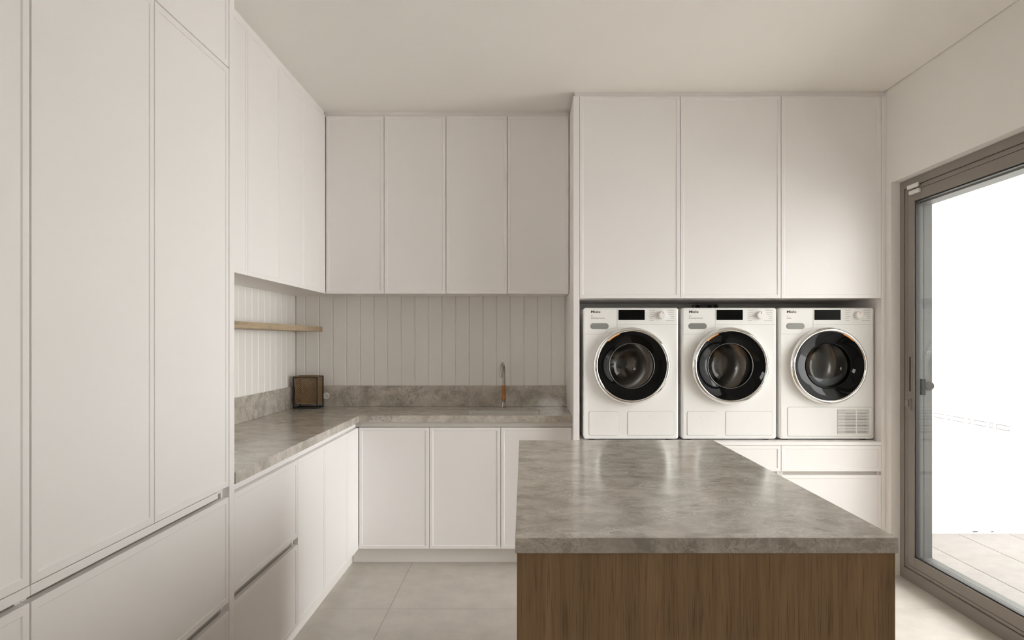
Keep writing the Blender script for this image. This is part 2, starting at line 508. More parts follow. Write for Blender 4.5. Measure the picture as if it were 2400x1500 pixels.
# fillers between cabinet tops and ceiling
def strip(name, label, *a):
    return tag(obj(name, box(B(), *a), PAINT), label, 'trim', kind='structure')
strip('trim_1', 'recessed filler strip above the left wall cabinets', XU - 0.035, XU - 0.012, 2.284, YU + 0.012, ZTOP, ZC)
strip('trim_2', 'recessed filler strip above the back wall cabinets', XU - 0.012, TX0, YU + 0.020, YU + 0.035, ZTOP, ZC)
strip('trim_3', 'recessed filler strip above the laundry tower', TX0 + 0.010, XR, YT + 0.020, YT + 0.036, ZTOP, ZC)
strip('trim_4', 'recessed filler strip above the tall cabinets', XD - 0.035, XD - 0.015, 0.0, 2.262, ZTOP, ZC)

# ------------------------------------------------------------------ left tall cabinets
def tall_unit(y0, ym, y1, label, end=False):
    ye = y1 + (0.038 if end else 0)
    t = thing('tall_cabinet', ((XL + XD) / 2, (y0 + ye) / 2, 0), label, 'cabinet')
    bm = B()
    xb, xf = XL + 0.0, XD - 0.021
    box(bm, xb, xf, y0, y0 + .016, 0.105, ZTOP); box(bm, xb, xf, y1 - .016, y1, 0.105, ZTOP)
    box(bm, xb, xb + .016, y0 + .016, y1 - .016, 0.105, ZTOP)
    for z in (0.105, 0.862, 2.30, ZTOP - .016):
        box(bm, xb + .016, xf, y0 + .016, y1 - .016, z, z + .016)
    obj('carcass', bm, PAINT, t)
    bx('plinth', PLINTH, t, XD - 0.075, XD - 0.056, y0, ye, 0, 0.104)
    for a, b in ((y0, ym), (ym, y1)):
        front_x('door', t, XD, a, b, 0.879, 2.3085)
        front_x('overhead_door', t, XD, a, b, 2.3085, ZTOP)
    front_x('drawer', t, XD, y0, y1, 0.484, 0.846)
    front_x('drawer', t, XD, y0, y1, 0.105, 0.457)
    # top rail over the finger pull, stops short at the far end
    bx('rail', PAINT, t, XD - 0.020, XD, y0, (y1 - 0.080) if end else y1, 0.858, 0.8785, bev=0.001)
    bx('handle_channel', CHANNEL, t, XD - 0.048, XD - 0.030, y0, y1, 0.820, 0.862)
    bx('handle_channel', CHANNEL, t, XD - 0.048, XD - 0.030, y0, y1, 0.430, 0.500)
    if end:
        bx('end_panel', PAINT, t, XL, XD + 0.002, y1, ye, 0.0, ZTOP, bev=0.001)
    return t
tall_unit(1.3420, 1.7916, 2.2440, 'tall white cabinet next to the stone counter with framed doors over wide drawers', end=True)
tall_unit(0.4420, 0.8920, 1.3405, 'tall white cabinet nearest the viewer at the left edge of the photo')

# ------------------------------------------------------------------ left base run
Y0 = 2.284
t = thing('drawer_cabinet', (-1.3, 2.6, 0), 'white base cabinet with two deep drawers next to the tall cabinets', 'cabinet')
carcass(t, XL, XD - .021, Y0, 2.927, 0.105, 0.864, '+X')
bx('plinth', PLINTH, t, XD - 0.075, XD - 0.056, Y0, 2.927, 0, 0.104)
front_x('drawer', t, XD, Y0, 2.928, 0.500, 0.848)
front_x('drawer', t, XD, Y0, 2.928, 0.105, 0.471)
bx('rail', PAINT, t, XD - 0.020, XD, Y0, 2.927, 0.864, 0.8795, bev=0.001)
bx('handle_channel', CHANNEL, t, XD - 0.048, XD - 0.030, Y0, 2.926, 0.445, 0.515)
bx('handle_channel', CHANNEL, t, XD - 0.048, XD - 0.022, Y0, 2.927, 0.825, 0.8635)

t = thing('base_cabinet', (-1.3, 3.4, 0), 'white two door base cabinet on the left under the stone counter beside the deep drawers', 'cabinet')
carcass(t, XL, XD - .021, 2.9285, 3.753, 0.105, 0.864, '+X')
bx('plinth', PLINTH, t, XD - 0.075, XD - 0.056, 2.9285, 3.753, 0, 0.104)
front_x('door', t, XD, 2.928, 3.336, 0.105, 0.848)
front_x('door', t, XD, 3.336, 3.753, 0.105, 0.848)
bx('rail', PAINT, t, XD - 0.020, XD, 2.928, 3.753, 0.864, 0.8795, bev=0.001)
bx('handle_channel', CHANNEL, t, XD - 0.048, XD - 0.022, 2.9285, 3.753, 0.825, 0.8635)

t = thing('corner_cabinet', (-1.3, 4.1, 0), 'white blind corner base cabinet with a narrow panel where the two runs meet', 'cabinet')
carcass(t, XL, XD - .021, 3.7545, YB, 0.105, 0.864, '+X')
bx('plinth', PLINTH, t, XD - 0.075, XD - 0.056, 3.7545, YD + 0.081, 0, 0.104)
bx('corner_panel', PAINT, t, XD - .020, XD, 3.7555, YD - 0.001, 0.1065, 0.8465, bev=0.001)
bx('corner_filler', CHANNEL, t, XD - .0215, XD + .0015, YD + .010, YD + .0205, 0.8490, 0.8790)
bx('rail', PAINT, t, XD - 0.020, XD, 3.753, 3.93, 0.864, 0.8795, bev=0.001)
bx('handle_channel', CHANNEL, t, XD - 0.048, XD - 0.022, 3.7545, YD + .03, 0.825, 0.8635)

# ------------------------------------------------------------------ back base run
XB0, XB1, XB2, XB3 = XD + 0.002, -0.574, -0.139, TX0 - 0.001
def back_base(x0, xs_, x1, label):
    t = thing('base_cabinet', ((x0 + x1) / 2, YD + .28, 0), label, 'cabinet')
    carcass(t, x0 + .001, x1 - .001, YD + .021, YB - .001, 0.105, 0.8785, '-Y', top=False)
    bx('plinth', PLINTH, t, x0 - (0.055 if x0 < -1 else 0), x1, YD + 0.081, YD + 0.099, 0, 0.104)
    for a, b in xs_:
        front_y('door', t, YD, a, b, 0.105, 0.848)
    bx('handle_channel', CHANNEL, t, x0, x1, YD + .010, YD + .0205, 0.8490, 0.8790)
    return t
back_base(XB0, [(XB0, XB1)], XB1, 'white single door base cabinet in the back left corner under the stone counter')
back_base(XB1, [(XB1, XB2), (XB2, XB3)], XB3, 'white two door sink cabinet under the tap beside the laundry tower')

# ------------------------------------------------------------------ stone counter (one L-shaped slab with the sink opening)
SX0, SX1, SY0, SY1 = -0.367, 0.100, 4.060, 4.350
def slab_L():
    bm = B()
    X0, X1, X2 = XL, -1.000, TX0 - 0.0006
    Yn, Ym, Yb = Y0, 3.998, YB
    zb, zt = 0.880, 0.920
    # grid of cells, drop the sink cell and the open inner corner
    gx = [X0, X1, SX0, SX1, X2]; gy = [Yn, Ym, SY0, SY1, Yb]
    cells = [(i, j) for i in range(4) for j in range(4) if not (i > 0 and j == 0) and (i, j) != (2, 2)]
    vt, vb = {}, {}
    def gv(d, i, j, z):
        if (i, j) not in d: d[(i, j)] = bm.verts.new((gx[i], gy[j], z))
        return d[(i, j)]
    for i, j in cells:
        bm.faces.new([gv(vt, a, b, zt) for a, b in ((i, j), (i + 1, j), (i + 1, j + 1), (i, j + 1))])
        bm.faces.new([gv(vb, a, b, zb) for a, b in ((i, j + 1), (i + 1, j + 1), (i + 1, j), (i, j))])
        for (a, b), nb in ((((i, j), (i + 1, j)), (i, j - 1)), (((i + 1, j), (i + 1, j + 1)), (i + 1, j)),
                           (((i + 1, j + 1), (i, j + 1)), (i, j + 1)), (((i, j + 1), (i, j)), (i - 1, j))):
            if nb not in cells:
                bm.faces.new((gv(vb, *a, zb), gv(vb, *b, zb), gv(vt, *b, zt), gv(vt, *a, zt)))
    bm.normal_update()
    es = [e for e in bm.edges if len(e.link_faces) == 2 and e.calc_face_angle(0) > 1.0 and all(v.co.z > 0.9 for v in e.verts)]
    bmesh.ops.bevel(bm, geom=es, offset=0.0015, segments=1, affect='EDGES')
    return bm
tag(obj('worktop', slab_L(), STONE, loc=(-1.2, 3.2, .88)), 'L-shaped grey veined stone worktop with the sink cut into it', 'worktop')
tag(obj('stone_upstand', box(B(), XL + .0002, XL + .018, Y0, YB, .9203, 1.064, bev=0.001), STONE), 'low stone upstand along the left wall behind the counter', 'upstand')
tag(obj('stone_upstand', box(B(), XL + .0183, TX0 - .0005, YB - .020, YB - .0002, .9203, 1.064, bev=0.001), STONE), 'low stone upstand along the back wall behind the sink', 'upstand')

# sink bowl
t = thing('sink', ((SX0 + SX1) / 2, (SY0 + SY1) / 2, 0.70), 'rectangular light grey sink set under the stone counter', 'sink')
def rr_h(x0, x1, y0, y1, r, z):
    return [(p[0], p[2], z) for p in rrect(x0, x1, y0, y1, r, 0, 4)]
bm = B()
G_ = .0012
loft(bm, [rr_h(SX0 + G_, SX1 - G_, SY0 + G_, SY1 - G_, .004, .875), rr_h(SX0 + G_, SX1 - G_, SY0 + G_, SY1 - G_, .004, .9135),
          rr_h(SX0 + G_ + .002, SX1 - G_ - .002, SY0 + G_ + .002, SY1 - G_ - .002, .012, .9135),
          rr_h(SX0 + .006, SX1 - .006, SY0 + .006, SY1 - .006, .030, .88), rr_h(SX0 + .012, SX1 - .012, SY0 + .012, SY1 - .012, .035, .74),
          rr_h(SX0 + .03, SX1 - .03, SY0 + .03, SY1 - .03, .03, .72)], cap1=True)
obj('bowl', bm, SINKM, t)
obj('drain', vlathe([(0.001, 0), (.038, 0), (.040, .003), (.03, .004), (.001, .002)], ((SX0 + SX1) / 2, 4.22, .7205), cap=True), CHROME, t, smooth=True)

# tap
TXP, TYP = -0.134, 4.453
t = thing('tap', (TXP, TYP, 0.9203), 'chrome gooseneck tap with a tan handle sleeve behind the sink', 'tap')
obj('base', vlathe([(.001, 0), (.019, 0), (.019, .004), (.0135, .008), (.0125, .040), (.0135, .058), (.001, .058)], (TXP, TYP, .9204)), TAPM, t, smooth=False)
obj('handle_sleeve', vlathe([(.001, 0), (.0165, 0), (.0165, .016), (.0135, .026), (.0122, .093), (.001, .093)], (TXP, TYP, .979)), TANWOOD, t, label='tan brown sleeve')
pts = [(TXP + 0.001, TYP, 1.05 + 0.014 * i) for i in range(9)]
R, dirx = 0.062, -0.10
for k in range(1, 13):
    a = PI * k / 12
    d = R - R * math.cos(a)
    pts.append((TXP + 0.001 + dirx * d, TYP - d, 1.162 + R * math.sin(a)))
pts += [(pts[-1][0], pts[-1][1] - .001, pts[-1][2] - .012)]
obj('spout', tube(B(), pts, .0100, 14), TAPM, t, smooth=True)
e = pts[-1]
obj('aerator', vlathe([(.001, 0), (.0125, 0), (.0125, .03), (.001, .03)], (e[0], e[1], e[2] - .018)), TAPM, t)

# wall socket behind the lantern
t = thing('wall_socket', (-1.366, YB - .021, .994), 'round white wall socket on the stone upstand behind the lantern', 'socket')
c = (-1.366, YB - .0202, .994)
obj('plate', lathe([(.0235, 0), (.0235, -.006), (.020, -.009), (.019, -.009), (.018, -.004), (.0005, -.004)], c, 40, True), WPLAST, t, smooth=False)
for dx in (-.006, .006):
    obj('socket_hole', lathe([(.0026, -.0042), (.0026, -.0046)], (c[0] + dx, c[1], c[2] - .001), 12, True), BLACKM, t)

# lantern
LX0, LX1, LY0, LY1, LZ0, LZ1 = -1.542, -1.384, 4.405, 4.535, .9203, 1.134
t = thing('lantern', ((LX0 + LX1) / 2, (LY0 + LY1) / 2, LZ0), 'black wire frame lantern with woven cane sides in the counter corner', 'lantern')
bm = B(); r = .0032
for x in (LX0, LX1):
    for y in (LY0, LY1):
        box(bm, x - r, x + r, y - r, y + r, LZ0, LZ1)
for z in (LZ0 + r, LZ1 - r):
    for y in (LY0, LY1): box(bm, LX0, LX1, y - r, y + r, z - r, z + r)
    for x in (LX0, LX1): box(bm, x - r, x + r, LY0, LY1, z - r, z + r)
obj('wire_frame', bm, BLACKM, t)
CX0, CX1, CY0, CY1, CZ0, CZ1 = LX0 + .010, LX1 - .004, LY0 + .012, LY1 - .008, .953, 1.128
def lattice(W, H, p=.0150, wd=.0042):
    segs = []
    for sgn in (1, -1):
        k = -H
        while k < W + H:
            # line x = k + sgn*z  (z 0..H)
            P = []
            for z in (0, H): P.append((k + (z if sgn > 0 else H - z), z))
            (xa, za), (xb, zb) = P
            lo, hi = 0.0, 1.0
            dx = xb - xa
            t0, t1 = (0 - xa) / dx, (W - xa) / dx
            if t0 > t1: t0, t1 = t1, t0
            lo, hi = max(lo, t0), min(hi, t1)
            if hi - lo > .02:
                segs.append(((xa + dx * lo, za + (zb - za) * lo), (xa + dx * hi, za + (zb - za) * hi), sgn))
            k += p
    return segs
def woven(name, O, U, NN, W, H):
    O, U, NN = Vector(O), Vector(U), Vector(NN); V = Vector((0, 0, 1))
    bm = B()
    for (a, b, sgn) in lattice(W, H):
        A = O + U * a[0] + V * a[1]; Bq = O + U * b[0] + V * b[1]
        d = (Bq - A).normalized(); n = NN.cross(d) * .0021; off = NN * (.0005 * sgn)
        q = [A + n + off, Bq + n + off, Bq - n + off, A - n + off]
        loft(bm, [[p for p in q], [p + NN * .0008 for p in q]], cap0=True, cap1=True)
    # border slats
    def bar(u0, u1, v0, v1):
        q = [O + U * u + V * v for u, v in ((u0, v0), (u1, v0), (u1, v1), (u0, v1))]
        loft(bm, [[p - NN * .002 for p in q], [p + NN * .002 for p in q]], cap0=True, cap1=True)
    bar(0, W, 0, .007); bar(0, W, H - .008, H); bar(0, .004, 0, H); bar(W - .004, W, 0, H)
    return tag(obj(name, bm, CANE, t), kind='stuff')
woven('woven_side', (CX0, CY0, CZ0), (1, 0, 0), (0, -1, 0), CX1 - CX0, CZ1 - CZ0)
woven('woven_side', (CX0, CY1, CZ0), (1, 0, 0), (0, 1, 0), CX1 - CX0, CZ1 - CZ0)
woven('woven_side', (CX0, CY0, CZ0), (0, 1, 0), (-1, 0, 0), CY1 - CY0, CZ1 - CZ0)
woven('woven_side', (CX1, CY0, CZ0), (0, 1, 0), (1, 0, 0), CY1 - CY0, CZ1 - CZ0)
bm = B()
box(bm, LX0, LX1, LY0, LY0 + .012, LZ1, LZ1 + .004); box(bm, LX0, LX1, LY1 - .012, LY1, LZ1, LZ1 + .004)
box(bm, LX0, LX0 + .012, LY0 + .012, LY1 - .012, LZ1, LZ1 + .004); box(bm, LX1 - .012, LX1, LY0 + .012, LY1 - .012, LZ1, LZ1 + .004)
obj('top_rim', bm, CANE, t)
bx('floor_board', CANE, t, CX0, CX1, CY0, CY1, CZ0 - .003, CZ0)

# floating oak shelf
tag(obj('floating_shelf', box(B(), XL, -1.3975, 2.284, YB, 1.439, 1.472, bev=.001), PALEOAK), 'floating pale oak shelf on the left wall under the wall cabinets', 'shelf')

# ------------------------------------------------------------------ wall cabinets
ZU = 1.678
def wall_left_unit(y0, ys_, y1, label):
    t = thing('wall_cabinet', ((XL + XU) / 2, (y0 + y1) / 2, ZU), label, 'cabinet')
    carcass(t, XL, XU - .021, y0, y1 - .0008, ZU + .006, ZTOP, '+X')
    e = [y0] + ys_ + [y1]
    for a, b in zip(e, e[1:]): front_x('door', t, XU, a, b, ZU, ZTOP)
wall_left_unit(2.284, [2.650], 3.051, 'white wall cabinet above the oak shelf next to the tall cabinets')
wall_left_unit(3.051, [3.452], 3.842, 'white two door wall cabinet above the far half of the oak shelf')
wall_left_unit(3.842, [], YU - .0005, 'white corner wall cabinet at the far end of the left row')
def wall_back_unit(xs_, label):
    t = thing('wall_cabinet', ((xs_[0] + xs_[-1]) / 2, (YB + YU) / 2, ZU), label, 'cabinet')
    x0 = xs_[0]
    carcass(t, x0 + .001, xs_[-1] - .001, YU + .021, YB - .0005, ZU + .006, ZTOP, '-Y')
    for a, b in zip(xs_, xs_[1:]): front_y('door', t, YU, a, b, ZU, ZTOP)
wall_back_unit([XU + .001, -.902], 'narrow white single door wall cabinet in the back corner above the lantern')
wall_back_unit([-.902, -.502, -.105], 'white two door wall cabinet in the middle of the back wall')
wall_back_unit([-.105, TX0 - .003], 'white single door wall cabinet above the tap against the laundry tower')
# blind corner underside
tag(obj('corner_soffit', box(B(), XL, XU - .0215, YU, YB, ZU + .006, ZU + .022), PAINT), 'white underside board closing the blind corner of the wall cabinets', 'panel')

# ------------------------------------------------------------------ laundry tower
tag(obj('tower_side_panel', box(B(), TX0, TX1, YT, YB, 0, ZTOP, bev=.0012), PAINT), 'tall white side panel left of the washing machines', 'panel')
tag(obj('tower_side_panel', box(B(), TX4, TX5 - .0003, YT, YB, 0, ZTOP, bev=.0012), PAINT), 'tall white side panel against the right wall beside the glass door', 'panel')
cols = [(TX1, TX2), (TX2, TX3), (TX3, TX4)]
who = ['left washing machine', 'middle machine', 'tumble dryer on the right']
for (a, b), wn in zip(cols, who):
    t = thing('overhead_cabinet', ((a + b) / 2, (YT + YB) / 2, 1.628), 'tall white framed overhead cabinet above the ' + wn, 'cabinet')
    carcass(t, a + .0008, b - .0008, YT + .021, YB - .0005, 1.632, ZTOP, '-Y')
    front_y('door', t, YT, a, b, 1.628, ZTOP)
for (a, b), wn in zip(cols, who):
    t = thing('drawer_cabinet', ((a + b) / 2, (YT + YB) / 2, 0), 'white cabinet with drawers below the ' + wn, 'cabinet')
    carcass(t, a + .0008, b - .0008, YT + .021, YB - .0005, .105, .7525, '-Y')
    bx('plinth', PLINTH, t, a, b, YT + .07, YT + .088, 0, .104)
    front_y('drawer', t, YT, a, b, .598, .7535)
    front_y('drawer', t, YT, a, b, .105, .579)
    bx('handle_channel', CHANNEL, t, a + .001, b - .001, YT + .024, YT + .036, .560, .620)
tag(obj('appliance_shelf', box(B(), TX1 + .0003, TX4 - .0003, YT, YB - .0005, .7540, .7735, bev=.001), PAINT), 'white shelf board the three machines stand on', 'shelf')

# power outlet behind the middle machine
t = thing('power_outlet', (1.26, YB + .005, 1.56), 'grey triple power outlet peeking out above the middle machine', 'socket')
bx('housing', simple('outlet_grey', (.22, .2, .19), .6), t, 1.172, 1.345, YB - .03, YB + .0115, 1.560, 1.626, bev=.004, seg=2)
for px in (1.201, 1.283, 1.325):
    obj('socket_hole', lathe([(.016, -.0302), (.016, -.032)], (px, YB, 1.606), 20, True), BLACKM, t)

# ------------------------------------------------------------------ machines
YM = 3.968
MW, MH, MZ = 0.572, 0.7925, 0.7822      # width, height, underside
def sdf(px, pz, hx, hz, r):
    qx, qz = abs(px) - hx + r, abs(pz) - hz + r
    return math.hypot(max(qx, 0), max(qz, 0)) + min(max(qx, qz), 0) - r
def outline(cx, cz, x0, x1, z0, z1, r, angs):
    mx_, mz_, hx, hz = (x0 + x1) / 2, (z0 + z1) / 2, (x1 - x0) / 2, (z1 - z0) / 2
    out = []
    for a in angs:
        lo, hi = 0.05, 1.2
        for _ in range(40):
            m_ = (lo + hi) / 2
            if sdf(cx + m_ * math.cos(a) - mx_, cz + m_ * math.sin(a) - mz_, hx, hz, r) < 0: lo = m_
            else: hi = m_
        out.append((cx + lo * math.cos(a), cz + lo * math.sin(a)))
    return out

def machine(x0, label, dryer=False):
    x1 = x0 + MW; z0, z1 = MZ, MZ + MH
    P = lambda px: x0 + (px - 1368) / 388.0          # feature offsets measured from the left edge
    Q = lambda py: z1 - (py - 721.5) / 388.0
    cx, cz = x0 + MW / 2 + 0.001, Q(857.0)
    t = thing('tumble_dryer' if dryer else 'washing_machine', ((x0 + x1) / 2, YM + .28, .7736), label, 'dryer' if dryer else 'washing machine', 'front loading machines in the laundry tower')
    # body shell with a round opening
    corner = [math.atan2(b - cz, a - cx) for a in (x0, x1) for b in (z0, z1)]
    angs = [2 * PI * i / 120 for i in range(120)]
    for c_ in corner:
        for k in range(-8, 9): angs.append((c_ + k * 0.004) % (2 * PI))
    angs = sorted(angs)
    rings = []
    for yy, ins in ((YM + .55, 0.0), (YM + .010, 0.0), (YM + .003, .003), (YM, .010)):
        rings.append([(a, yy, b) for a, b in outline(cx, cz, x0 + ins, x1 - ins, z0 + ins, z1 - ins, .014, angs)])
    rings.append([(cx + .20 * math.cos(a), YM, cz + .20 * math.sin(a)) for a in angs])
    rings.append([(cx + .195 * math.cos(a), YM + .03, cz + .195 * math.sin(a)) for a in angs])
    obj('body', loft(B(), rings, cap0=True), ENAMEL, t, smooth=False)
    yf = YM - 0.0003
    # feet
    for fx in (x0 + .05, x1 - .05):
        for fy in (YM + .05, YM + .50):
            obj('foot', vlathe([(.02, 0), (.02, .0082)], (fx, fy, .7738)), GASKET, t)
    # seams of fascia and detergent drawer
    sm = B()
    if True:
        pts = [(P(1369), Q(783.2)), (P(1412), Q(783.2))]
        for k in range(1, 9):
            a = PI / 2 * k / 8
            pts.append((P(1412) + .028 * math.sin(a), Q(783.2) + .028 * (1 - math.cos(a))))
        a0 = pts[-1]
        for k in range(1, 5): pts.append((a0[0] + (P(1446) - a0[0]) * k / 4, a0[1] + (Q(768) - a0[1]) * k / 4))
        pts += [(P(1446.5), Q(760)), (P(1446.5), Q(723))]
        obj('fascia_seam', ribbon(pts, .0012, yf), SEAM, t)
        obj('fascia_seam', ribbon([(P(1448), Q(760.5)), (x1 - .002, Q(760.5))], .0012, yf), SEAM, t)
    # detergent drawer grip or dryer tank grip
    obj('grip_rim', plate(P(1383.5), P(1426.5), Q(771.5), Q(757.5), .0175, YM, YM - .0012), PRINT, t)
    obj('drawer_grip', plate(P(1384.6), P(1425.4), Q(770.4), Q(758.8), .0145, YM - .0012, YM - .0020), GRIP, t)
    # display
    obj('display', plate(P(1449.5), P(1511), Q(750), Q(726.5), .0015, YM, YM - .0015), DISPLAY, t)
    # print
    text('brand_lettering', 'Miele', .0205, P(1384.5), YM - .0004, Q(733.3), LOGO, t, bold=.0003, sx=1.25)
    text('model_lettering', 'T1' if dryer else 'W1', .0085, P(1385), YM - .0004, Q(742.0), PRINT, t)
    text('model_lettering', 'EcoDry' if dryer else 'PowerWash TwinDos', .0082 if dryer else .0085, P(1385), YM - .0004, Q(746.8), PRINT, t, sx=1.05)
    bm = B()
    rr = random.Random(5)
    for k, py in enumerate((727.5, 732, 736.5, 741.5, 746, 751)):
        L_ = (13, 12, 8, 12, 8, 10)[k]
        box(bm, P(1522), P(1522 + L_), yf - .0003, yf, Q(py + .45), Q(py - .45))
        L_ = (16, 15, 14, 8, 8, 20)[k]
        box(bm, P(1580 - L_), P(1580), yf - .0003, yf, Q(py + .45), Q(py - .45))
    tag(obj('programme_lines', bm, simple('pale_print', (.5, .49, .47), .7), t), kind='stuff')
    # knob
    kc = (P(1552), YM, Q(739))
    kn = obj('knob', lathe([(.0255, 0), (.0255, -.004), (.0235, -.006), (.0225, -.020), (.0205, -.0225), (.0005, -.0225)], kc, 48, True), ENAMEL, t)
    bx('tick', ORANGE, kn, kc[0] - .0016, kc[0] + .0016, kc[1] - .0235, kc[1] - .0224, kc[2] + .008, kc[2] + .0205)
    # door
    dn = obj('door_ring', lathe([(.232, -.0004), (.2325, -.016), (.2305, -.028), (.226, -.037), (.219, -.042), (.213, -.0425), (.2085, -.040), (.2060, -.036)], (cx, YM, cz), 128), CHROME, t, smooth=True)
    gl = obj('door_glass_ring', lathe([(.2062, -.0365), (.2054, -.0378), (.2048, -.0377), (.1400, -.0184), (.1392, -.0180), (.1385, -.0172), (.1365, .03)], (cx, YM, cz), 128), BLACKGL, t, smooth=False)
    for p in gl.data.polygons: p.use_smooth = True
    a0, a1 = ((46.8, 66.7) if dryer else (111.8, 133.6))
    bm = B(); rg = []
    for k in range(13):
        a = math.radians(a0 + (a1 - a0) * k / 12)
        rg.append([(cx + q * math.cos(a), YM + yy, cz + q * math.sin(a)) for q, yy in ((.2025, -.0376), (.2075, -.0395), (.2075, -.0402), (.2025, -.0384))])
    obj('door_tick', loft(bm, rg, cap0=True, cap1=True), ORANGE, t)
    obj('porthole_rim', lathe([(.1386, -.016), (.1383, -.0205), (.1362, -.0222), (.1335, -.0205), (.1322, -.013)], (cx, YM, cz), 96), RIMM if not dryer else BLACKGL, t, smooth=True)
    if dryer:
        prof = [(.1325, -.014), (.132, -.002), (.122, .012), (.10, .024), (.06, .032), (.0005, .034)]
    else:
        prof = [(.1325, -.014), (.129, .004), (.118, .026), (.10, .044), (.07, .056), (.03, .061), (.0005, .062)]
    bw = obj('porthole_glass', lathe(prof, (cx, YM, cz), 72, True), BOWLGL, t, smooth=True)
    obj('gasket', lathe([(.150, .028), (.146, .05), (.152, .075), (.170, .085), (.20, .09)], (cx, YM, cz), 72), RUBBERG, t, smooth=True)
    dr = obj('drum', lathe([(.172, .088), (.2, .092), (.236, .105), (.242, .13), (.242, .36), (.228, .378), (.06, .392), (.055, .385), (.0005, .385)], (cx, YM, cz), 72, True), DRUM, t, smooth=True)
    if not dryer:
        obj('hub', lathe([(.036, .383), (.034, .374), (.024, .370), (.022, .360), (.0005, .358)], (cx, YM, cz), 12, True), WPLAST, dr)
    for k in range(3):
        a = math.radians(-50 + 120 * k)
        bm = B(); rg = []
        for j in range(9):
            yy = .14 + .20 * j / 8; h = .055 * math.sin(PI * (j + .6) / 9.2)
            ring = []
            for q, da in ((.240, -.16), (.240 - h * .8, -.05), (.240 - h, 0), (.240 - h * .8, .05), (.240, .16)):
                ring.append((cx + q * math.cos(a + da), YM + yy, cz + q * math.sin(a + da)))
            rg.append(ring)
        obj('drum_paddle', loft(bm, rg, cap0=True, cap1=True), DRUM, dr, smooth=True)
    if dryer:
        # blue grey lint screen housing under the opening
        bm = B(); ro, n = .128, 24
        top, bot = [], []
        for k in range(n + 1):
            u = -1 + 2 * k / n
            xx = u * .121
            zo = -math.sqrt(ro * ro - xx * xx)
            zi = -.082 + .040 * u * u
            top.append((cx + xx, YM + .036, cz + zi)); bot.append((cx + xx, YM + .036, cz + min(zo, zi - .0005)))
        for k in range(n):
            q = [top[k], top[k + 1], bot[k + 1], bot[k]]
            v1 = [bm.verts.new(p) for p in q]; v2 = [bm.verts.new((p[0], p[1] + .02, p[2])) for p in q]
            bm.faces.new(v1); bm.faces.new(v2[::-1])
            bm.faces.new((v1[0], v1[1], v2[1], v2[0])); bm.faces.new((v1[2], v1[3], v2[3], v2[2]))
        bmesh.ops.remove_doubles(bm, verts=bm.verts, dist=1e-5)
        obj('filter_housing', bm, BLUEGREY, t)
    # lower flaps
    if not dryer:
        for (a, b) in ((1380, 1448), (1470.5, 1579.5)):
            obj('flap_gap', plate(P(a), P(b), Q(1020.8), Q(964), .009, YM, YM - .0004), SEAM, t)
            fp = obj('service_flap', plate(P(a + .7), P(b - .7), Q(1020.1), Q(964.7), .0085, YM - .0004, YM - .0022, ed=.0012), ENAMEL, t)
            mx_ = P((a + b) / 2 + .2)
            obj('finger_dimple', lathe([(.0085, -.0022), (.0078, -.0030), (.006, -.0027), (.0005, -.0024)], (mx_, YM, Q(975)), 24, True), ENAMEL, fp, smooth=True)
    else:
        obj('flap_gap', plate(P(1386), P(1585), Q(1022.8), Q(953.6), .011, YM, YM - .0004), SEAM, t)
        fp = obj('service_flap', plate(P(1386.8), P(1584.2), Q(1022.0), Q(954.4), .0105, YM - .0004, YM - .0022, ed=.0012), ENAMEL, t)
        obj('finger_dimple', lathe([(.0085, -.0022), (.0078, -.0030), (.006, -.0027), (.0005, -.0024)], (P(1475), YM, Q(988)), 24, True), ENAMEL, fp, smooth=True)
        gr = obj('vent_grille', plate(P(1503), P(1577), Q(1017.5), Q(959), .002, YM - .0022, YM - .0026), simple('vent_shadow', (.40, .39, .37), .7), t)
        obj('vent_opening', plate(P(1521), P(1571), Q(1015), Q(969), .001, YM - .0026, YM - .0029), simple('vent_dark', (.13, .125, .12), .8), gr)
        n = 17
        for k in range(n):
            zz = Q(959 + (k + .5) * 58.5 / n)
            bx('slat', ENAMEL, gr, P(1503), P(1577), YM - .0062, YM - .0029, zz - .0028, zz + .0028, bev=.0008)
        bx('vent_mullion', ENAMEL, gr, P(1546), P(1548), YM - .0058, YM - .0029, Q(1017.4), Q(959.2))
    return t

def copy_tree(o, parent=None):
    c_ = o.copy(); COL.objects.link(c_)
    if parent is not None: c_.parent = parent
    for ch in [q for q in bpy.data.objects if q.parent == o]:
        copy_tree(ch, c_)
    return c_

mx0 = 0.3635
m1 = machine(mx0, 'leftmost white front loading washing machine beside the tall side panel')
m2 = copy_tree(m1)
m2.location.x += (1820.0 - 1590.2) / 388.0
m2['label'] = 'white washing machine in the middle of the three machines'
m3 = machine(mx0 + (2049.2 - 1590.2) / 388.0, 'white tumble dryer on the right with a slatted vent at its foot', dryer=True)

# ------------------------------------------------------------------ island
IX0, IX1, IY0, IY1 = -0.0195, 0.8725, 1.5277, 3.0196
tag(obj('island_worktop', box(B(), IX0, IX1, IY0, IY1, .8835, .920, bev=.002, seg=2), STONE), 'thick grey veined stone slab on top of the oak island', 'worktop')
t = thing('island', ((IX0 + IX1) / 2, (IY0 + IY1) / 2, 0), 'brown oak veneered island cabinet under the thick stone slab', 'island')
a, b, c, d = IX0 + .004, IX1 - .0045, IY0 + .006, IY1 - .012
bx('end_panel', OAK, t, a, b, c, c + .022, 0, .8834, bev=.0008)
bx('side_panel', OAK, t, a, a + .020, c + .0222, d - .0202, 0.0, .8834, bev=.0008)
bx('back_panel', OAK, t, a, b, d - .020, d, 0, .8834, bev=.0008)
for k in range(3):
    L_ = (d - .0205 - c - .0225) / 3
    ya = c + .0225 + L_ * k
    bx('door', OAK, t, b - .020, b, ya + .0015, ya + L_ - .0015, .10, .8834 - .003, bev=.0008)
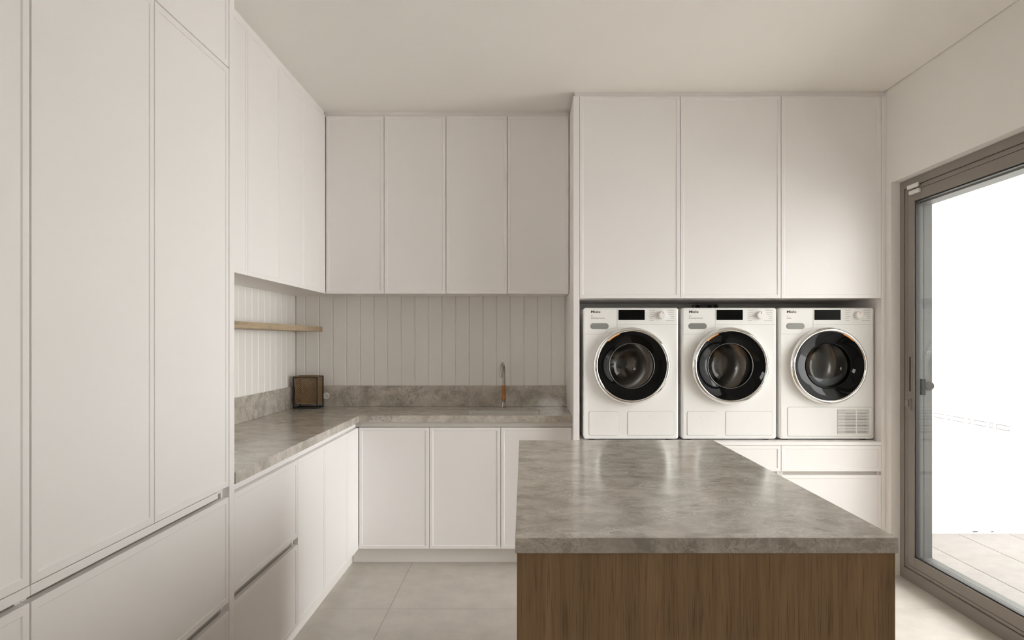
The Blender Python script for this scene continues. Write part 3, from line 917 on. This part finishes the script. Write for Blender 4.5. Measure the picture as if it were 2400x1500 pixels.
bx('carcass', PAINT, t, a + .0205, b - .0215, c + .0225, d - .0205, .10, .875)
bx('plinth', OAK, t, b - .07, b - .052, c + .0225, d - .0205, 0, .0995)

# ------------------------------------------------------------------ sliding door
door = thing('door_1', (2.26, (OPEN_Y0 + OPEN_Y1) / 2, 0), 'taupe aluminium glass sliding door in the right wall', 'door', kind='structure')
XF = 2.208
ya, yb = OPEN_Y0 + .001, OPEN_Y1 - .0005
zt = OPEN_Z - .0005
bm = B()   # outer frame face with stepped profiles
for (y0_, y1_) in ((yb - .038, yb), (ya, ya + .038)):
    box(bm, XF, 2.250, y0_, y1_, 0, zt, bev=.0008)
for (z0_, z1_) in ((zt - .046, zt), (0, .066)):
    box(bm, XF, 2.250, ya + .0382, yb - .0382, z0_, z1_, bev=.0008)
for (y0_, y1_) in ((yb - .066, yb - .041), (ya + .041, ya + .066)):
    box(bm, XF + .006, 2.250, y0_, y1_, .0862, zt - .0722, bev=.0008)
for (z0_, z1_) in ((zt - .072, zt - .049), (.0695, .086)):
    box(bm, XF + .006, 2.250, ya + .041, yb - .041, z0_, z1_, bev=.0008)
obj('inner_frame', bm, ALU, door)
bm = B()   # core behind, fills the grooves
box(bm, XF + .014, 2.2495, yb - .065, yb - .030, 0.001, zt - .001)
box(bm, XF + .014, 2.2495, ya + .030, ya + .065, 0.001, zt - .001)
box(bm, XF + .015, 2.2490, ya + .066, yb - .066, zt - .071, zt - .030); box(bm, XF + .015, 2.2490, ya + .066, yb - .066, 0.030, .085)
obj('frame_groove', bm, GASKET, door)
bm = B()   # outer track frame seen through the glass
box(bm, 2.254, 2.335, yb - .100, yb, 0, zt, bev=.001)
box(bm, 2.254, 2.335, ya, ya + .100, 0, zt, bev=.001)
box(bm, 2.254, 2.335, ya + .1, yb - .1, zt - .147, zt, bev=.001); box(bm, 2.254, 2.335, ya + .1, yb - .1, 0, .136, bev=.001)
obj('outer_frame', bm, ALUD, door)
bm = B()
box(bm, 2.286, 2.289, yb - .1008, yb - .1, .137, zt - .148)
box(bm, 2.286, 2.289, ya + .1, yb - .1, .136, .1366)
obj('track_line', bm, GASKET, door)
def sash(y0, y1, z0, z1, xf, xb, w_=.058, pane_name='glass_pane'):
    bm = B()
    box(bm, xf, xb, y1 - w_, y1, z0, z1, bev=.0008); box(bm, xf, xb, y0, y0 + w_, z0, z1, bev=.0008)
    box(bm, xf, xb, y0 + w_ + .0005, y1 - w_ - .0005, z1 - w_, z1, bev=.0008)
    box(bm, xf, xb, y0 + w_ + .0005, y1 - w_ - .0005, z0, z0 + w_, bev=.0008)
    s_ = obj('sash', bm, ALU, door)
    bm = B(); g = .007
    box(bm, xf + .008, xb - .004, y1 - w_ - g, y1 - w_, z0 + w_, z1 - w_); box(bm, xf + .008, xb - .004, y0 + w_, y0 + w_ + g, z0 + w_, z1 - w_)
    box(bm, xf + .008, xb - .004, y0 + w_, y1 - w_, z1 - w_ - g, z1 - w_); box(bm, xf + .008, xb - .004, y0 + w_, y1 - w_, z0 + w_, z0 + w_ + g)
    obj('gasket', bm, GASKET, s_)
    p = bx(pane_name, PANE, door, (xf + xb) / 2 - .003, (xf + xb) / 2 + .003, y0 + w_ - .004, y1 - w_ + .004, z0 + w_ - .004, z1 - w_ + .004)
    return s_, p
s1, pane = sash(2.62, yb - .0685, .0885, zt - .0745, XF + .006, 2.249)
sash(ya + .1005, 2.70, .1365, zt - .1475, 2.262, 2.300)
# safety markings on the pane, an outlined dash and dot row
marks = [(3.568, 3.479), (3.457, 3.434), (3.410, 3.323), (3.298, 3.277), (3.254, 3.166), (3.142, 3.120), (3.097, 3.008)]
MARK = simple('marking_print', (.45, .38, .36), .7)
xg = (XF + .006 + 2.249) / 2 - .0031
for (y1_, y0_) in marks:
    bm = B(); q = .0032; za, zb_ = .9615, .9855
    box(bm, xg - .0002, xg, y0_, y1_, za, za + q); box(bm, xg - .0002, xg, y0_, y1_, zb_ - q, zb_)
    box(bm, xg - .0002, xg, y0_, y0_ + q, za + q, zb_ - q); box(bm, xg - .0002, xg, y1_ - q, y1_, za + q, zb_ - q)
    obj('safety_marking', bm, MARK, pane)
# flush pull and thumb latch on the far stile
ys_ = 3.757
fp = bx('flush_pull', ALU, s1, XF + .0045, XF + .007, ys_ - .0155, ys_ + .0155, 1.066, 1.304, bev=.0008)
bx('pull_recess', simple('dark_recess', (.03, .02, .013), .7), s1, XF + .0035, XF + .0046, ys_ - .002, ys_ + .0095, 1.086, 1.284)
lt = B()
box(lt, XF - .004, XF + .006, 3.770, 3.800, .996, 1.036, bev=.003, seg=2); box(lt, XF - .004, XF + .006, 3.748, 3.754, .980, 1.046, bev=.001)
obj('thumb_latch', lt, ALU, s1)
bm = B(); box(bm, 2.250, 2.278, 3.716, 3.742, 1.068, 1.160, bev=.006, seg=2)
obj('outside_handle', bm, simple('dark_handle', (.02, .02, .02), .9, spec=.1), s1)
obj('lock_escutcheon', lathe([(.024, 0), (.024, -.006), (.001, -.007)], (2.318, yb - .1015, 1.118), 24, True), simple('lock_grey', (.06, .058, .055), .9, spec=.1), door)

# magnetic door contact
t = thing('door_contact', (XF - .008, 3.72, 2.20), 'small white two-piece door contact in the upper corner of the sliding door', 'sensor')
bx('magnet', WPLAST, t, XF - .016, XF - .0003, 3.660, 3.762, 2.238, 2.262, bev=.006, seg=3)
bx('sensor', WPLAST, t, XF - .012, XF + .0055, 3.655, 3.752, 2.205, 2.229, bev=.006, seg=3)

# ------------------------------------------------------------------ outside
pv = thing('patio', (4.2, 1.8, -.012), 'pale speckled stone paving outside the glass door', 'paving', kind='structure')
bx('joint_bed', OGROUT, pv, 2.36, 3.86, -3.0, 4.73, -.10, -.016)
xx = 2.392; pw = .3655
mesh_cache = None
PY = 1.83
while xx < 3.6:
    yy = 4.73 - .004
    while yy > -2.9:
        if mesh_cache is None:
            bm = box(B(), 0, pw - .005, -PY + .005, 0, -.03, 0, bev=.0012)
            bmesh.ops.recalc_face_normals(bm, faces=bm.faces)
            mesh_cache = bpy.data.meshes.new('paver'); bm.to_mesh(mesh_cache); bm.free(); mesh_cache.materials.append(PAVER)
        o = bpy.data.objects.new('paver', mesh_cache); COL.objects.link(o)
        o.parent = pv; o.location = Vector((xx, yy, -.012)) - origin(pv)
        yy -= PY
    xx += pw
wo = tag(obj('wall_outside', box(B(), 2.36, 7.4, 4.73, 4.93, -.1, 3.0), OUTWALL), 'tall white rendered garden wall outside the glass door', 'wall', kind='structure')

tag(obj('sky_block_wall', box(B(), 2.36, 7.4, -0.7, -0.5, -.1, 3.4), simple('sky_block_render', (.36, .35, .335), .9)), 'unseen taupe rendered wall added beside the patio to block sky light', 'wall', kind='structure')  # unseen wall, added to hold back sky light along the facade
tag(obj('shade_roof', box(B(), 2.365, 3.75, -0.49, 4.72, 2.80, 2.95), OUTWALL), 'unseen white roof added over the patio to shade the paving', 'roof', kind='structure')  # out-of-view roof, added to darken the paving and cut high sky light

BOUNCEM = simple('bounce_gravel', (.62, .60, .57), .9, noise=.25, nscale=90, bump=.6, bscale=70)
tag(obj('bounce_gravel_bed', box(B(), 3.862, 7.4, -3.0, 4.73, -.10, -.02), BOUNCEM), 'unseen pale gravel added beyond the paving to bounce light indoors', 'gravel', kind='structure')  # unseen pale ground, added to throw daylight up onto the ceiling

for px, wd in ((3.252, .018), (3.375, .010)):
    bx('weep_hole', DARKGAP, wo, px - wd, px + wd, 4.7290, 4.7305, -.004, .006)
